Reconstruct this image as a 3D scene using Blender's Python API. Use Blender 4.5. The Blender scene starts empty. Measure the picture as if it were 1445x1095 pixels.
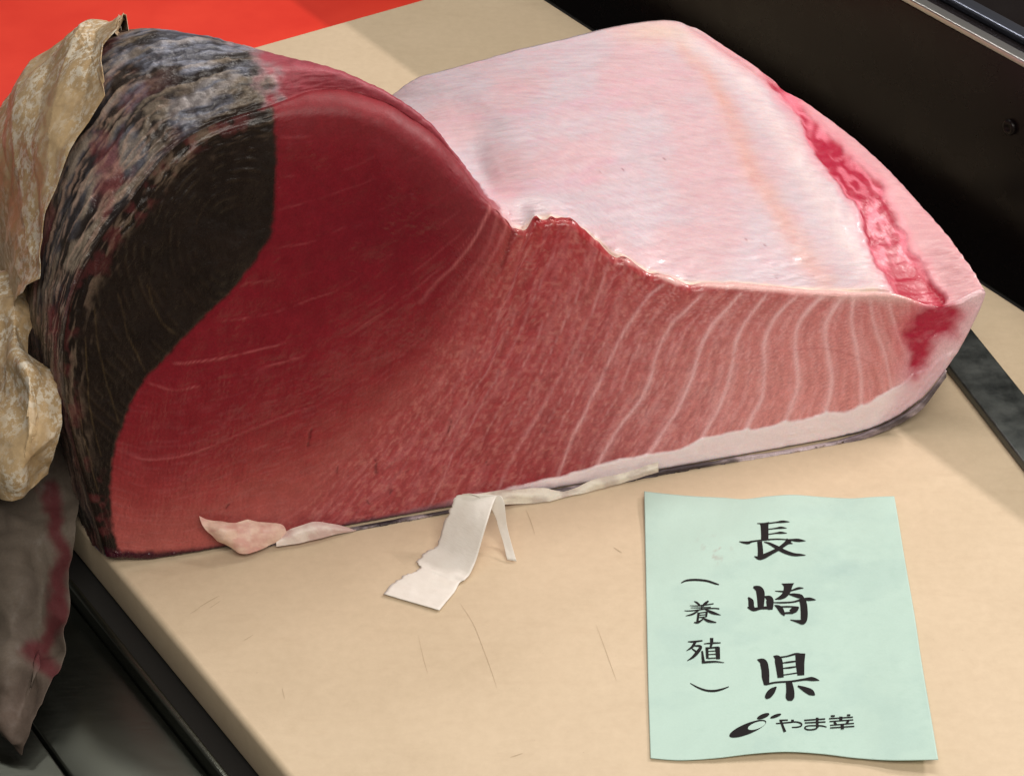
import bpy, math, random
import numpy as np
from mathutils import Vector

random.seed(4); rng = np.random.default_rng(4)
scene = bpy.context.scene
col = scene.collection

# ------------------------------------------------------------------ camera
FPX = 3400.0; PW, PH = 1445.0, 1095.0
HOR = 2347.0                                  # horizon, pixels above the picture's centre
TH = math.atan(HOR / FPX)
CAM_H = 0.8157
CAM = np.array([0.0, 0.0, CAM_H])
cam_d = bpy.data.cameras.new('camera'); cam = bpy.data.objects.new('camera', cam_d); col.objects.link(cam)
cam_d.sensor_width = 36.0; cam_d.lens = 36.0 * FPX / PW
cam_d.clip_start = 0.02; cam_d.clip_end = 50
cam.location = CAM; cam.rotation_euler = (math.pi / 2 - TH, 0, 0)
scene.camera = cam

# ------------------------------------------------------------------ world and lamps
w = bpy.data.worlds.new('World'); scene.world = w; w.use_nodes = True
bg = w.node_tree.nodes['Background']
bg.inputs[0].default_value = (1.0, 0.93, 0.85, 1); bg.inputs[1].default_value = 0.11

def area(name, loc, target, sx, sy, power, color):
    l = bpy.data.lights.new(name, 'AREA'); l.shape = 'RECTANGLE'; l.size = sx; l.size_y = sy
    l.energy = power; l.color = color
    o = bpy.data.objects.new(name, l); col.objects.link(o); o.location = loc
    d = Vector(target) - Vector(loc); o.rotation_euler = d.to_track_quat('-Z', 'Y').to_euler()
    return o
area('ceiling_strip_lamp', (0.35, 1.75, 1.55), (0.08, 1.2, 0.0), 1.3, 0.16, 13.0, (1.0, 0.95, 0.87))
area('front_fill_lamp', (0.3, -0.15, 1.5), (0.05, 1.1, 0.05), 1.5, 0.7, 27.0, (1.0, 0.93, 0.84))  # unseen fill added above and behind the camera to light the cut face
area('shelf_strip_lamp', (1.52, 2.10, 1.20), (0.1, 1.13, 0.0), 0.7, 0.03, 27.0, (1.0, 0.89, 0.86)).rotation_euler.rotate_axis('Z', 0.0)
area('ceiling_spot_lamp', (-0.45, 2.25, 1.55), (-0.05, 1.1, 0.1), 0.12, 0.12, 3.5, (1.0, 0.95, 0.9))

scene.view_settings.view_transform = 'Standard'; scene.view_settings.look = 'None'
scene.view_settings.exposure = 0.0; scene.view_settings.gamma = 1.0
scene.view_settings.use_curve_mapping = False
scene.render.engine = 'CYCLES'
scene.cycles.use_denoising = True
scene.cycles.max_bounces = 6

# ------------------------------------------------------------------ helpers: pixels to places
SN, CS = math.sin(TH), math.cos(TH)
def ray(x, y):
    a = (x - PW / 2) / FPX; b = (PH / 2 - y) / FPX
    return np.array([a, CS + b * SN, -SN + b * CS])
def G(x, y, z=0.0):                            # pixel on a level plane
    d = ray(x, y); return CAM + d * (z - CAM_H) / d[2]
def proj(P):                                   # points (N,3) -> pixels
    q = P - CAM
    dep = q[:, 1] * CS - q[:, 2] * SN
    up = q[:, 1] * SN + q[:, 2] * CS
    return PW / 2 + FPX * q[:, 0] / dep, PH / 2 - FPX * up / dep
A0 = G(240, 789); A1 = G(930, 666)
UD = (A1 - A0) / np.linalg.norm(A1 - A0)       # along the foot of the cut face
ND = np.array([-UD[1], UD[0], 0.0])            # away from the viewer
def S(x, y, d, tilt=0.0):                      # pixel on a plane d metres behind the cut face's foot, leaning back
    t = math.radians(tilt); n = ND * math.cos(t) - np.array([0, 0, 1.0]) * math.sin(t)
    r = ray(x, y); p0 = A0 + ND * d
    return CAM + r * (np.dot(p0 - CAM, n) / np.dot(r, n))

def lin(c):
    c = np.asarray(c, float) / 255.0
    return np.where(c <= 0.04045, c / 12.92, ((c + 0.055) / 1.055) ** 2.4)
def sm(a, b, x):
    t = np.clip((x - a) / (b - a), 0, 1); return t * t * (3 - 2 * t)
def catmull(P, t):                             # P (K,...) sampled at t in 0..K-1
    P = np.asarray(P, float); K = len(P); i = np.clip(np.floor(t).astype(int), 0, K - 2); f = t - i
    g = lambda k: P[np.clip(k, 0, K - 1)]
    f = f.reshape((-1,) + (1,) * (P.ndim - 1))
    p0, p1, p2, p3 = g(i - 1), g(i), g(i + 1), g(i + 2)
    return 0.5 * (2 * p1 + (p2 - p0) * f + (2 * p0 - 5 * p1 + 4 * p2 - p3) * f ** 2 + (3 * p1 - p0 - 3 * p2 + p3) * f ** 3)
def hsh(i, j, k, seed):
    h = (i.astype(np.int64) * 374761393 + j.astype(np.int64) * 668265263 + k.astype(np.int64) * 2147483647 + seed * 974634777) & 0xffffffff
    h = ((h ^ (h >> 13)) * 1274126177) & 0xffffffff
    h = ((h ^ (h >> 16)) * 2246822519) & 0xffffffff
    return ((h ^ (h >> 15)) & 0xffffff) / float(0xffffff)
def vn(x, y, z=None, seed=0):                  # value noise 0..1
    x = np.asarray(x, float); y = np.asarray(y, float)
    z = np.zeros_like(x) if z is None else np.asarray(z, float)
    i, j, k = np.floor(x), np.floor(y), np.floor(z)
    u, v, q = x - i, y - j, z - k
    u, v, q = (a * a * a * (a * (6 * a - 15) + 10) for a in (u, v, q))
    r = 0
    for a in (0, 1):
        for b in (0, 1):
            for c in (0, 1):
                r = r + hsh(i + a, j + b, k + c, seed) * (u if a else 1 - u) * (v if b else 1 - v) * (q if c else 1 - q)
    return r
def fbm(x, y, z=None, seed=0, o=4):
    r = 0; a = 0.5; s = 0
    for k in range(o):
        r = r + a * vn(x * 2 ** k, y * 2 ** k, None if z is None else z * 2 ** k, seed + k * 17); s += a; a *= 0.5
    return r / s
def pdist(x, y, pl, w=None):                   # distance to a polyline (pixels); with w also the width at the nearest point
    best = np.full(x.shape, 1e9); bt = np.zeros(x.shape)
    for k in range(len(pl) - 1):
        ax, ay = pl[k][:2]; bx, by = pl[k + 1][:2]; dx, dy = bx - ax, by - ay
        t = np.clip(((x - ax) * dx + (y - ay) * dy) / (dx * dx + dy * dy + 1e-9), 0, 1)
        d = np.hypot(x - ax - t * dx, y - ay - t * dy)
        m = d < best; best = np.where(m, d, best); bt = np.where(m, k + t, bt)
    return best, bt / (len(pl) - 1)
def inside(x, y, poly):
    r = np.zeros(x.shape, bool); n = len(poly)
    for k in range(n):
        ax, ay = poly[k]; bx, by = poly[(k + 1) % n]
        if ay == by: continue
        c = ((ay > y) != (by > y)) & (x < (bx - ax) * (y - ay) / (by - ay) + ax)
        r ^= c
    return r
def sdist(x, y, poly):                         # negative inside
    d, _ = pdist(x, y, list(poly) + [poly[0]])
    return np.where(inside(x, y, poly), -d, d)
def smoothline(pl, n=60):
    pl = np.asarray(pl, float)
    return catmull(pl, np.linspace(0, len(pl) - 1, n))

# ------------------------------------------------------------------ helpers: objects
def tag(o, label=None, cat=None, group=None, kind=None):
    for k, v in (('label', label), ('category', cat), ('group', group), ('kind', kind)):
        if v: o[k] = v
    return o
def empty(name, loc, label, cat, group=None):
    o = bpy.data.objects.new(name, None); col.objects.link(o); o.location = [float(c) for c in loc]; o.empty_display_size = 0.02
    return tag(o, label, cat, group)
def link(name, me, mat, parent=None):
    o = bpy.data.objects.new(name, me); col.objects.link(o)
    if mat: me.materials.append(mat)
    if parent:
        o.parent = parent; o.matrix_parent_inverse = parent.matrix_basis.inverted()
    return o
def mesh(name, V, F, mat=None, parent=None, smooth=True, colors=None, normals=None):
    V = np.asarray(V, float); me = bpy.data.meshes.new(name)
    me.from_pydata([tuple(v) for v in V], [], [tuple(int(i) for i in f) for f in F])
    if colors is not None: setcol(me, colors)
    me.polygons.foreach_set('use_smooth', np.full(len(me.polygons), smooth))
    if normals is not None: me.normals_split_custom_set_from_vertices([tuple(v) for v in normals])
    me.update()
    return link(name, me, mat, parent)
def setcol(me, c):
    a = me.color_attributes.new('tint', 'FLOAT_COLOR', 'POINT')
    buf = np.ones((len(c), 4), np.float32); buf[:, :3] = c[:, :3]
    if c.shape[1] > 3: buf[:, 3] = c[:, 3]
    a.data.foreach_set('color', buf.ravel())
def gridfaces(a, b, off=0, flip=False):
    i, j = np.meshgrid(np.arange(a - 1), np.arange(b - 1), indexing='ij')
    q = np.stack([i * b + j, (i + 1) * b + j, (i + 1) * b + j + 1, i * b + j + 1], -1).reshape(-1, 4) + off
    return q[:, ::-1] if flip else q
def vnormals(V, F):
    F = np.asarray(F); n = np.zeros_like(V)
    c = np.cross(V[F[:, 2]] - V[F[:, 0]], V[F[:, 3]] - V[F[:, 1]])
    for k in range(4): np.add.at(n, F[:, k], c)
    return n / (np.linalg.norm(n, axis=1, keepdims=True) + 1e-15)
def box(name, o, ex, ey, ez, mat, parent=None, bevel=0.0, seg=3):
    """a box from corner o along three edge vectors, edges rounded"""
    o, ex, ey, ez = (np.asarray(a, float) for a in (o, ex, ey, ez))
    V = [o + a * ex + b * ey + c * ez for c in (0, 1) for b in (0, 1) for a in (0, 1)]
    F = [(0, 2, 3, 1), (4, 5, 7, 6), (0, 1, 5, 4), (1, 3, 7, 5), (3, 2, 6, 7), (2, 0, 4, 6)]
    ob = mesh(name, V, F, mat, parent, smooth=False)
    if bevel:
        m = ob.modifiers.new('bevel', 'BEVEL'); m.width = bevel; m.segments = seg; m.limit_method = 'ANGLE'
        ob.data.polygons.foreach_set('use_smooth', np.full(6, True)); m.harden_normals = False
    return ob

class NT:
    def __init__(s, name):
        s.m = bpy.data.materials.new(name); s.m.use_nodes = True; s.t = s.m.node_tree
        s.b = s.t.nodes['Principled BSDF']
    def n(s, typ, **kw):
        o = s.t.nodes.new(typ)
        for k, v in kw.items(): setattr(o, k, v)
        return o
    def l(s, a, b): s.t.links.new(a, b)
    def noise(s, scale, detail=4, rough=0.6, vec=None, dist=0.0):
        o = s.n('ShaderNodeTexNoise'); o.inputs['Scale'].default_value = scale; o.inputs['Detail'].default_value = detail
        o.inputs['Roughness'].default_value = rough; o.inputs['Distortion'].default_value = dist
        s.l(vec if vec is not None else s.pos(), o.inputs['Vector']); return o
    def pos(s):
        if not hasattr(s, '_p'): s._p = s.n('ShaderNodeTexCoord')
        return s._p.outputs['Object']
    def mapping(s, scale=(1, 1, 1), rot=(0, 0, 0)):
        o = s.n('ShaderNodeMapping'); o.inputs['Scale'].default_value = scale; o.inputs['Rotation'].default_value = rot
        s.l(s.pos(), o.inputs['Vector']); return o.outputs['Vector']
    def ramp(s, f, stops):
        o = s.n('ShaderNodeValToRGB'); e = o.color_ramp.elements
        while len(e) < len(stops): e.new(0.5)
        for k, (p, c) in enumerate(stops):
            e[k].position = p; e[k].color = (*c, 1) if len(c) == 3 else c
        s.l(f, o.inputs['Fac']); return o.outputs['Color']
    def mix(s, fac, a, b, blend='MIX'):
        o = s.n('ShaderNodeMix', data_type='RGBA', blend_type=blend)
        for sock, v in ((o.inputs[0], fac), (o.inputs[6], a), (o.inputs[7], b)):
            if hasattr(v, 'is_linked'): s.l(v, sock)
            elif isinstance(v, (int, float)): sock.default_value = v
            else: sock.default_value = (*v, 1)
        return o.outputs[2]
    def bump(s, h, strength, dist):
        o = s.n('ShaderNodeBump'); o.inputs['Strength'].default_value = strength; o.inputs['Distance'].default_value = dist
        s.l(h, o.inputs['Height'])
        if hasattr(s, '_bn'): s.l(s._bn, o.inputs['Normal'])
        s._bn = o.outputs['Normal']; s.l(s._bn, s.b.inputs['Normal'])
    def set(s, **kw):
        for k, v in kw.items():
            i = s.b.inputs[k.replace('_', ' ')]
            if hasattr(v, 'is_linked'): s.l(v, i)
            elif isinstance(v, (tuple, list)) and len(v) == 3 and i.type == 'RGBA': i.default_value = (*v, 1)
            else: i.default_value = v
        return s.m

def attr_mat(name, rough, sss=0.0, coat=0.0, bumps=(), var=0.12, vscale=900.0, radius=(0.004, 0.0015, 0.001), spec=0.5):
    k = NT(name); a = k.n('ShaderNodeVertexColor', layer_name='tint')
    n = k.noise(vscale, 3, 0.7)
    c = k.mix(1.0, a.outputs['Color'], k.ramp(n.outputs['Fac'], [(0.25, (1 - var,) * 3), (0.75, (1 + var,) * 3)]), 'MULTIPLY')
    k.set(Base_Color=c)
    r2 = k.noise(220.0, 3)
    mr = k.n('ShaderNodeMapRange'); k.l(r2.outputs['Fac'], mr.inputs['Value'])
    mr.inputs['From Min'].default_value = 0.3; mr.inputs['From Max'].default_value = 0.7
    mr.inputs['To Min'].default_value = rough * 0.75; mr.inputs['To Max'].default_value = min(1, rough * 1.3)
    ra = k.n('ShaderNodeMath', operation='MULTIPLY_ADD'); k.l(a.outputs['Alpha'], ra.inputs[0]); ra.inputs[1].default_value = -0.4; ra.inputs[2].default_value = 0.4
    rs_ = k.n('ShaderNodeMath', operation='ADD', use_clamp=True); k.l(mr.outputs['Result'], rs_.inputs[0]); k.l(ra.outputs[0], rs_.inputs[1])
    k.set(Roughness=rs_.outputs[0], Specular_IOR_Level=spec)
    if sss: k.set(Subsurface_Weight=sss, Subsurface_Radius=radius, Subsurface_Scale=1.0)
    if coat: k.set(Coat_Weight=coat, Coat_Roughness=0.12)
    for sc, st, ds in bumps: k.bump(k.noise(sc, 3, 0.6).outputs['Fac'], st, ds)
    return k.m

# ------------------------------------------------------------------ the setting
BD = np.array([0.5513, -0.8343, 0.0])          # along the board's long edges, towards the viewer
BN = np.array([0.8343, 0.5513, 0.0])           # across the board, to the right
Z = np.array([0, 0, 1.0])
bl = G(165, 810); bl2 = G(410, 1095)
nl = float(np.dot((bl + bl2) / 2, BN)); nr = float(np.dot(G(1392, 402), BN))
bk = float(np.dot((G(0, 163) + G(480, 35)) / 2, BD))   # back edge
BT = 0.028
def B(n, d, z=0.0): return BN * n + BD * d + Z * z

# board
k = NT('board_plastic')
n1 = k.noise(9, 5, 0.6); n2 = k.noise(160, 4, 0.7); n3 = k.noise(34, 4, 0.6, k.mapping((1, 4, 1), (0, 0, 0.6)))
c = k.ramp(n1.outputs['Fac'], [(0.3, (0.555, 0.445, 0.305)), (0.7, (0.635, 0.515, 0.365))])
c = k.mix(0.35, c, k.ramp(n2.outputs['Fac'], [(0.3, (0.525, 0.415, 0.285)), (0.7, (0.665, 0.54, 0.39))]))
c = k.mix(k.ramp(n3.outputs['Fac'], [(0.56, (0, 0, 0)), (0.78, (0.22,) * 3)]), c, (0.46, 0.34, 0.22))
n4 = k.noise(5.5, 6, 0.68, None, 0.5); c = k.mix(k.ramp(n4.outputs['Fac'], [(0.5, (0, 0, 0)), (0.72, (0.3,) * 3)]), c, (0.47, 0.37, 0.26))
n5 = k.noise(420, 2, 0.5); c = k.mix(k.ramp(n5.outputs['Fac'], [(0.74, (0, 0, 0)), (0.8, (0.4,) * 3)]), c, (0.33, 0.23, 0.14))
k.set(Base_Color=c, Roughness=0.5, Specular_IOR_Level=0.35)
k.bump(k.noise(700, 3).outputs['Fac'], 0.12, 0.0004)
M_board = k.m
board = empty('cutting_board', B((nl + nr) / 2, 0.0, -BT), 'thick beige plastic cutting board under the fish', 'cutting board')
box('slab', B(nl, bk, -BT), BN * (nr - nl), BD * 1.35, Z * BT, M_board, board, 0.0035, 4)

# counter: dark steel on the left of the board
k = NT('brushed_steel')
nz = k.noise(60, 4, 0.6, k.mapping((1, 30, 1), (0, 0, -0.98)))
k.set(Base_Color=(0.13, 0.14, 0.12), Metallic=1.0, Roughness=k.ramp(nz.outputs['Fac'], [(0.3, (0.28,) * 3), (0.7, (0.4,) * 3)]))
k.bump(nz.outputs['Fac'], 0.05, 0.0005); M_steel = k.m
k = NT('shadow_gap_black'); k.set(Base_Color=(0.012, 0.011, 0.010), Roughness=0.7); M_gap_shade = k.m  # flat black colour stands in for the shadow gap beside the board
cz = -BT
ct = box('counter', B(nl - 0.012, bk - 0.3, cz - 0.04), BN * (nr - nl + 0.40), BD * 2.2, Z * 0.0385, M_gap_shade, None); tag(ct, kind='structure')
tag(box('counter_edge', B(nl - 0.0165, bk - 0.3, cz - 0.04), BN * 0.004, BD * 2.2, Z * 0.044, M_steel, None, 0.0012), kind='structure')
tag(box('steel_counter', B(nl - 0.075, bk - 0.3, cz - 0.04), BN * 0.058, BD * 2.2, Z * 0.034, M_steel, None, 0.0012), kind='structure')
tag(box('steel_basin', B(nl - 0.60, bk - 0.3, cz - 0.04), BN * 0.5235, BD * 2.2, Z * 0.0325, M_steel, None, 0.0012), kind='structure')

# red sheet behind
k = NT('red_plastic')
n1 = k.noise(12, 4)
k.set(Base_Color=k.ramp(n1.outputs['Fac'], [(0.3, (0.60, 0.028, 0.014)), (0.7, (0.70, 0.045, 0.022))]), Roughness=0.42)
k.bump(k.noise(40, 4).outputs['Fac'], 0.1, 0.002); M_red = k.m
rs = box('red_sheet', B(nl - 0.6, bk - 0.75, -0.012), BN * 1.15, BD * 0.748, Z * 0.006, M_red, None, 0.002)
tag(rs, 'flat bright red plastic sheet lying behind the cutting board', 'sheet')

# display case on the right
k = NT('gloss_black'); k.set(Base_Color=(0.006, 0.004, 0.004), Specular_IOR_Level=0.22, Roughness=k.ramp(k.noise(30, 5).outputs['Fac'], [(0.3, (0.22,) * 3), (0.7, (0.34,) * 3)]))
k.bump(k.noise(500, 2).outputs['Fac'], 0.08, 0.0003); M_black = k.m
k = NT('chrome'); k.set(Base_Color=(0.55, 0.55, 0.54), Metallic=1.0, Roughness=0.32); M_chrome = k.m
k = NT('blue_grey_metal'); k.set(Base_Color=(0.20, 0.22, 0.28), Metallic=1.0, Roughness=0.3); M_blue = k.m
pn = nr + 0.035
def case_z(x, y, n):                           # height at which a pixel's ray meets the plane n metres across
    r = ray(x, y); return (CAM + r * ((n - np.dot(CAM, BN)) / np.dot(r, BN)))[2]
zr = case_z(1362, 43, pn)
case = empty('display_case', B(pn, 0, cz), 'black gloss display case with chrome top rail beside the board', 'display case')
box('front_panel', B(pn, bk - 0.3, cz - 0.0015), BN * 0.02, BD * 1.9, Z * (zr - 0.0008 - cz), M_black, case, 0.002)
box('chrome_rail', B(pn - 0.002, bk - 0.3, zr - 0.0025), BN * 0.0085, BD * 1.9, Z * 0.0045, M_chrome, case, 0.001)
box('inner_rail', B(pn + 0.020, bk - 0.3, zr - 0.005), BN * 0.012, BD * 1.9, Z * 0.007, M_blue, case, 0.002)
box('top_ledge', B(pn + 0.0065, bk - 0.3, zr - 0.02), BN * 0.35, BD * 1.9, Z * 0.014, M_black, case, 0.002)

r_ = ray(1425, 180); sc0 = CAM + r_ * ((pn - .001 - np.dot(CAM, BN)) / np.dot(r_, BN))
V, F = [], []
for rad, off in ((.0052, 0), (.0052, .0012), (.0042, .002), (.0026, .002), (.0020, .0008), (.0001, .0008)):
    for q in range(24):
        a = q * math.tau / 24; V.append(sc0 - BN * off + BD * math.cos(a) * rad + Z * math.sin(a) * rad)
for b_ in range(5):
    for q in range(24): F.append((b_ * 24 + q, b_ * 24 + (q + 1) % 24, b_ * 24 + 24 + (q + 1) % 24, b_ * 24 + 24 + q))
mesh('screw', V, F, M_black, case, True)

# ------------------------------------------------------------------ tuna
# outlines of cross sections, as pixels on planes set back from the cut face
FT = [(150,785),(122,690),(100,600),(90,510),(103,425),(140,350),(190,283),(243,218),(300,182),(383,155),(470,141),(550,160),(612,200),(655,243),(690,288),
      (735,322),(772,306),(822,326),(880,366),(950,397),(1050,404),(1160,411),(1256,414),(1325,432),(1388,408),(1372,458),(1338,515),(1298,563)]
S1 = [(125,757),(98,662),(77,570),(68,475),(82,378),(112,290),(160,215),(210,150),(275,115),(370,90),(465,95),(545,132),(605,174),(650,225),(686,272),
      (722,274),(765,268),(815,288),(872,325),(935,352),(1035,360),(1143,368),(1240,372),(1308,385),(1360,364),(1352,405),(1322,462),(1285,520)]
S2 = [(92,690),(64,592),(44,490),(32,385),(45,270),(70,185),(115,115),(165,68),(240,46),(345,64),(455,108),(532,155),(592,192),(642,230),(674,238),
      (703,223),(745,213),(795,222),(850,240),(910,255),(1010,260),(1108,262),(1196,262),(1246,266),(1285,273),(1285,310),(1270,360),(1240,410)]
S3 = [(72,600),(45,490),(18,380),(3,280),(12,190),(40,125),(85,75),(140,50),(225,60),(330,100),(440,170),(512,192),(565,184),(608,176),(640,168),
      (672,160),(705,150),(752,148),(805,150),(865,152),(955,155),(1050,155),(1128,162),(1158,170),(1182,178),(1190,210),(1180,255),(1160,305)]
S4 = [(80,470),(40,370),(5,280),(-8,220),(10,170),(40,140),(85,115),(140,105),(225,120),(320,150),(425,195),(488,178),(525,154),(548,140),(562,129),
      (590,110),(625,99),(680,84),(735,69),(790,56),(850,42),(910,31),(950,29),(972,36),(990,45),(1000,85),(1000,130),(985,180)]
FB = [(150,785),(165,787),(180,787),(195,788),(212,788),(232,787),(255,786),(280,783),(310,779),(345,774),(410,762),(465,752),(505,745),(540,738),(575,731),
      (615,723),(655,715),(710,705),(775,694),(850,680),(945,663),(1050,644),(1150,624),(1205,611),(1240,599),(1262,588),(1282,575),(1298,563)]
DEP = [0.0, 0.03, 0.10, 0.18, 0.27]; TILT = [14, 12, 8, 5, 4]
NF = len(FT); RND = 0.0022
secs = [np.array([S(x, y, d + (RND if q == 0 else 0), t) for x, y in s]) for q, (s, d, t) in enumerate(zip((FT, S1, S2, S3, S4), DEP, TILT))]
bot0 = np.array([S(x, y, RND, 14) for x, y in FB])
bots = [bot0]
fu = np.array([np.linalg.norm(b - bot0[0]) for b in bot0]); fu /= fu[-1]
for q in range(1, 5):
    P0 = secs[q][0].copy(); P0[2] = 0.001; secs[q][0] = P0
    P1 = secs[q][-1]
    b = P0 + (P1 - P0) * fu[:, None]; b[:, 2] = 0.001 + (P1[2] - 0.001) * fu ** 5
    bots.append(b)
NC = 640                                        # columns round the outline
seg = np.array([math.hypot(FT[i + 1][0] - FT[i][0], FT[i + 1][1] - FT[i][1]) for i in range(NF - 1)])
cum = np.concatenate([[0], np.cumsum(seg)]); tc = np.interp(np.linspace(0, cum[-1], NC), cum, np.arange(NF))
top = np.stack([catmull(s, tc) for s in secs])  # (5,NC,3)
bot = np.stack([catmull(s, tc) for s in bots])
bot[:, :, 2] = np.maximum(bot[:, :, 2], 0.0008)
jag = sm(13.6, 14.3, tc) * sm(20.5, 18.5, tc) + .25 * sm(8, 10, tc)
jagz = jag * (.0048 * (vn(tc * 2.7, tc * 0, seed=7) - .5) + .0014 * (vn(tc * 7, tc * 0, seed=8) - .5))
rndc = RND + .0038 * sm(1.5, 4.0, tc) * sm(14.6, 13.2, tc) + .0085 * sm(8.8, 10.2, tc) * sm(14.2, 12.6, tc) + .002 * sm(14.6, 15.5, tc) * sm(22, 20, tc)
top[0] += ND * (rndc - RND)[:, None]
NTN = 170
tt = 4 * np.linspace(0, 1, NTN) ** 1.35
loft = catmull(top.copy(), tt)                        # (NTN,NC,3)
_dm = np.interp(tt, [0, 1, 2, 3, 4], DEP); loft[..., 2] += np.exp(-_dm / .006)[:, None] * jagz[None]; top[0][:, 2] += jagz
under = catmull(bot, 4 * np.linspace(0, 1, 24))
# cut face
MR = 300
vv = np.linspace(0, 1, MR)
vv = 0.5 * vv + 0.5 * (0.5 - 0.5 * np.cos(np.pi * vv))
cap = bot[0][:, None, :] * (1 - vv)[None, :, None] + top[0][:, None, :] * vv[None, :, None]
nface = ND * math.cos(math.radians(14)) - Z * math.sin(math.radians(14))
rv = (RND + (rndc - RND)[:, None] * vv[None]).ravel()
CV = cap.reshape(-1, 3).copy()
cx, cy = proj(CV)
outl = [tuple(p) for p in zip(*proj(top[0][::4]))] + [tuple(p) for p in zip(*proj(bot[0][::-4]))]
edge = pdist(cx, cy, outl + [outl[0]])[0] * 0.0004      # metres from the rim, about
edge = np.where(np.tile((np.arange(MR) == 0) | (np.arange(MR) == MR - 1), NC), 0, edge)

def LF(lines):                                 # index field between lines given as y(x)
    def f(x, y):
        ys = np.stack([np.interp(x, *zip(*l)) for l in lines])
        i = np.clip((ys < y).sum(0) - 1, 0, len(lines) - 2)
        a = np.take_along_axis(ys, i[None], 0)[0]; b = np.take_along_axis(ys, i[None] + 1, 0)[0]
        return i + np.clip((y - a) / np.maximum(b - a, 6), -1, 2)
    return f
LL = [[(370,120),(470,118),(560,128),(640,190),(690,260)],
      [(385,190),(460,182),(520,165),(545,150)],
      [(385,245),(430,243),(475,234),(540,205),(590,180)],
      [(383,296),(410,285),(480,262),(560,225),(620,190)],
      [(370,350),(430,335),(510,300),(590,255),(640,215)],
      [(320,402),(400,388),(480,358),(560,310),(620,268),(665,240)],
      [(276,451),(307,450),(349,445),(400,430),(470,400),(550,350),(620,305),(680,262)],
      [(223,505),(249,510),(292,507),(345,495),(391,482),(460,455),(540,405),(610,350),(660,310),(690,280)],
      [(200,535),(246,548),(284,543),(326,533),(376,514),(450,485),(530,437),(600,385),(650,340),(695,290)],
      [(157,631),(192,643),(230,646),(269,639),(307,624),(345,606),(450,560),(550,500),(620,440),(670,370),(705,305)],
      [(160,690),(200,705),(300,690),(430,640),(560,560),(640,480),(690,400),(715,320)],
      [(170,760),(250,770),(330,755),(430,720),(520,680),(600,610),(660,530),(710,430),(735,330)],
      [(400,830),(520,760),(620,680),(700,580),(750,470),(780,330)]]
RL = [[(735,322),(700,400),(640,520),(560,640),(480,745)],
      [(790,312),(760,400),(705,520),(640,640),(600,725)],
      [(860,355),(830,440),(782,540),(725,640),(695,700)],
      [(935,397),(909,420),(885,456),(862,496),(839,546),(822,583),(799,632),(780,690)],
      [(994,408),(958,443),(942,460),(922,503),(909,549),(889,579),(862,616),(844,649),(830,690)],
      [(1046,408),(1017,441),(990,477),(975,528),(958,569),(928,619),(905,650)],
      [(1081,408),(1046,457),(1034,488),(1029,521),(1014,568),(992,608),(980,640)],
      [(1124,412),(1091,444),(1077,477),(1076,521),(1071,561),(1052,602),(1040,640)],
      [(1161,415),(1135,437),(1121,461),(1121,501),(1124,548),(1108,592),(1098,630)],
      [(1188,415),(1168,447),(1161,471),(1168,511),(1171,548),(1163,582),(1158,615)],
      [(1203,415),(1200,454),(1207,494),(1213,535),(1213,571),(1212,600)],
      [(1225,418),(1232,461),(1247,501),(1255,541),(1262,580)],
      [(1252,420),(1262,464),(1276,500),(1292,540)],
      [(1330,420),(1330,470),(1325,540)]]
fL = LF(LL)
_r = LF([[(b, a) for a, b in l] for l in RL]); fR = lambda x, y: _r(y, x)
CHI = [(120,150),(383,150),(387,230),(385,290),(378,332),(355,372),(325,410),(280,450),(240,495),(205,532),(180,572),(165,612),(156,655),(153,700),(158,740),(168,775),(120,800),(40,700),(40,400)]
FATT = [(560,720),(640,699),(713,688),(779,672),(845,652),(912,637),(958,627),(994,612),(1051,602),(1108,590),(1161,578),(1215,567),(1255,545),(1282,526),(1310,508),(1350,490)]
BLD = [(1268,470),(1285,452),(1300,430),(1330,425),(1356,436),(1345,470),(1318,480),(1310,505),(1290,530),(1276,520),(1280,500)]

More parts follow.
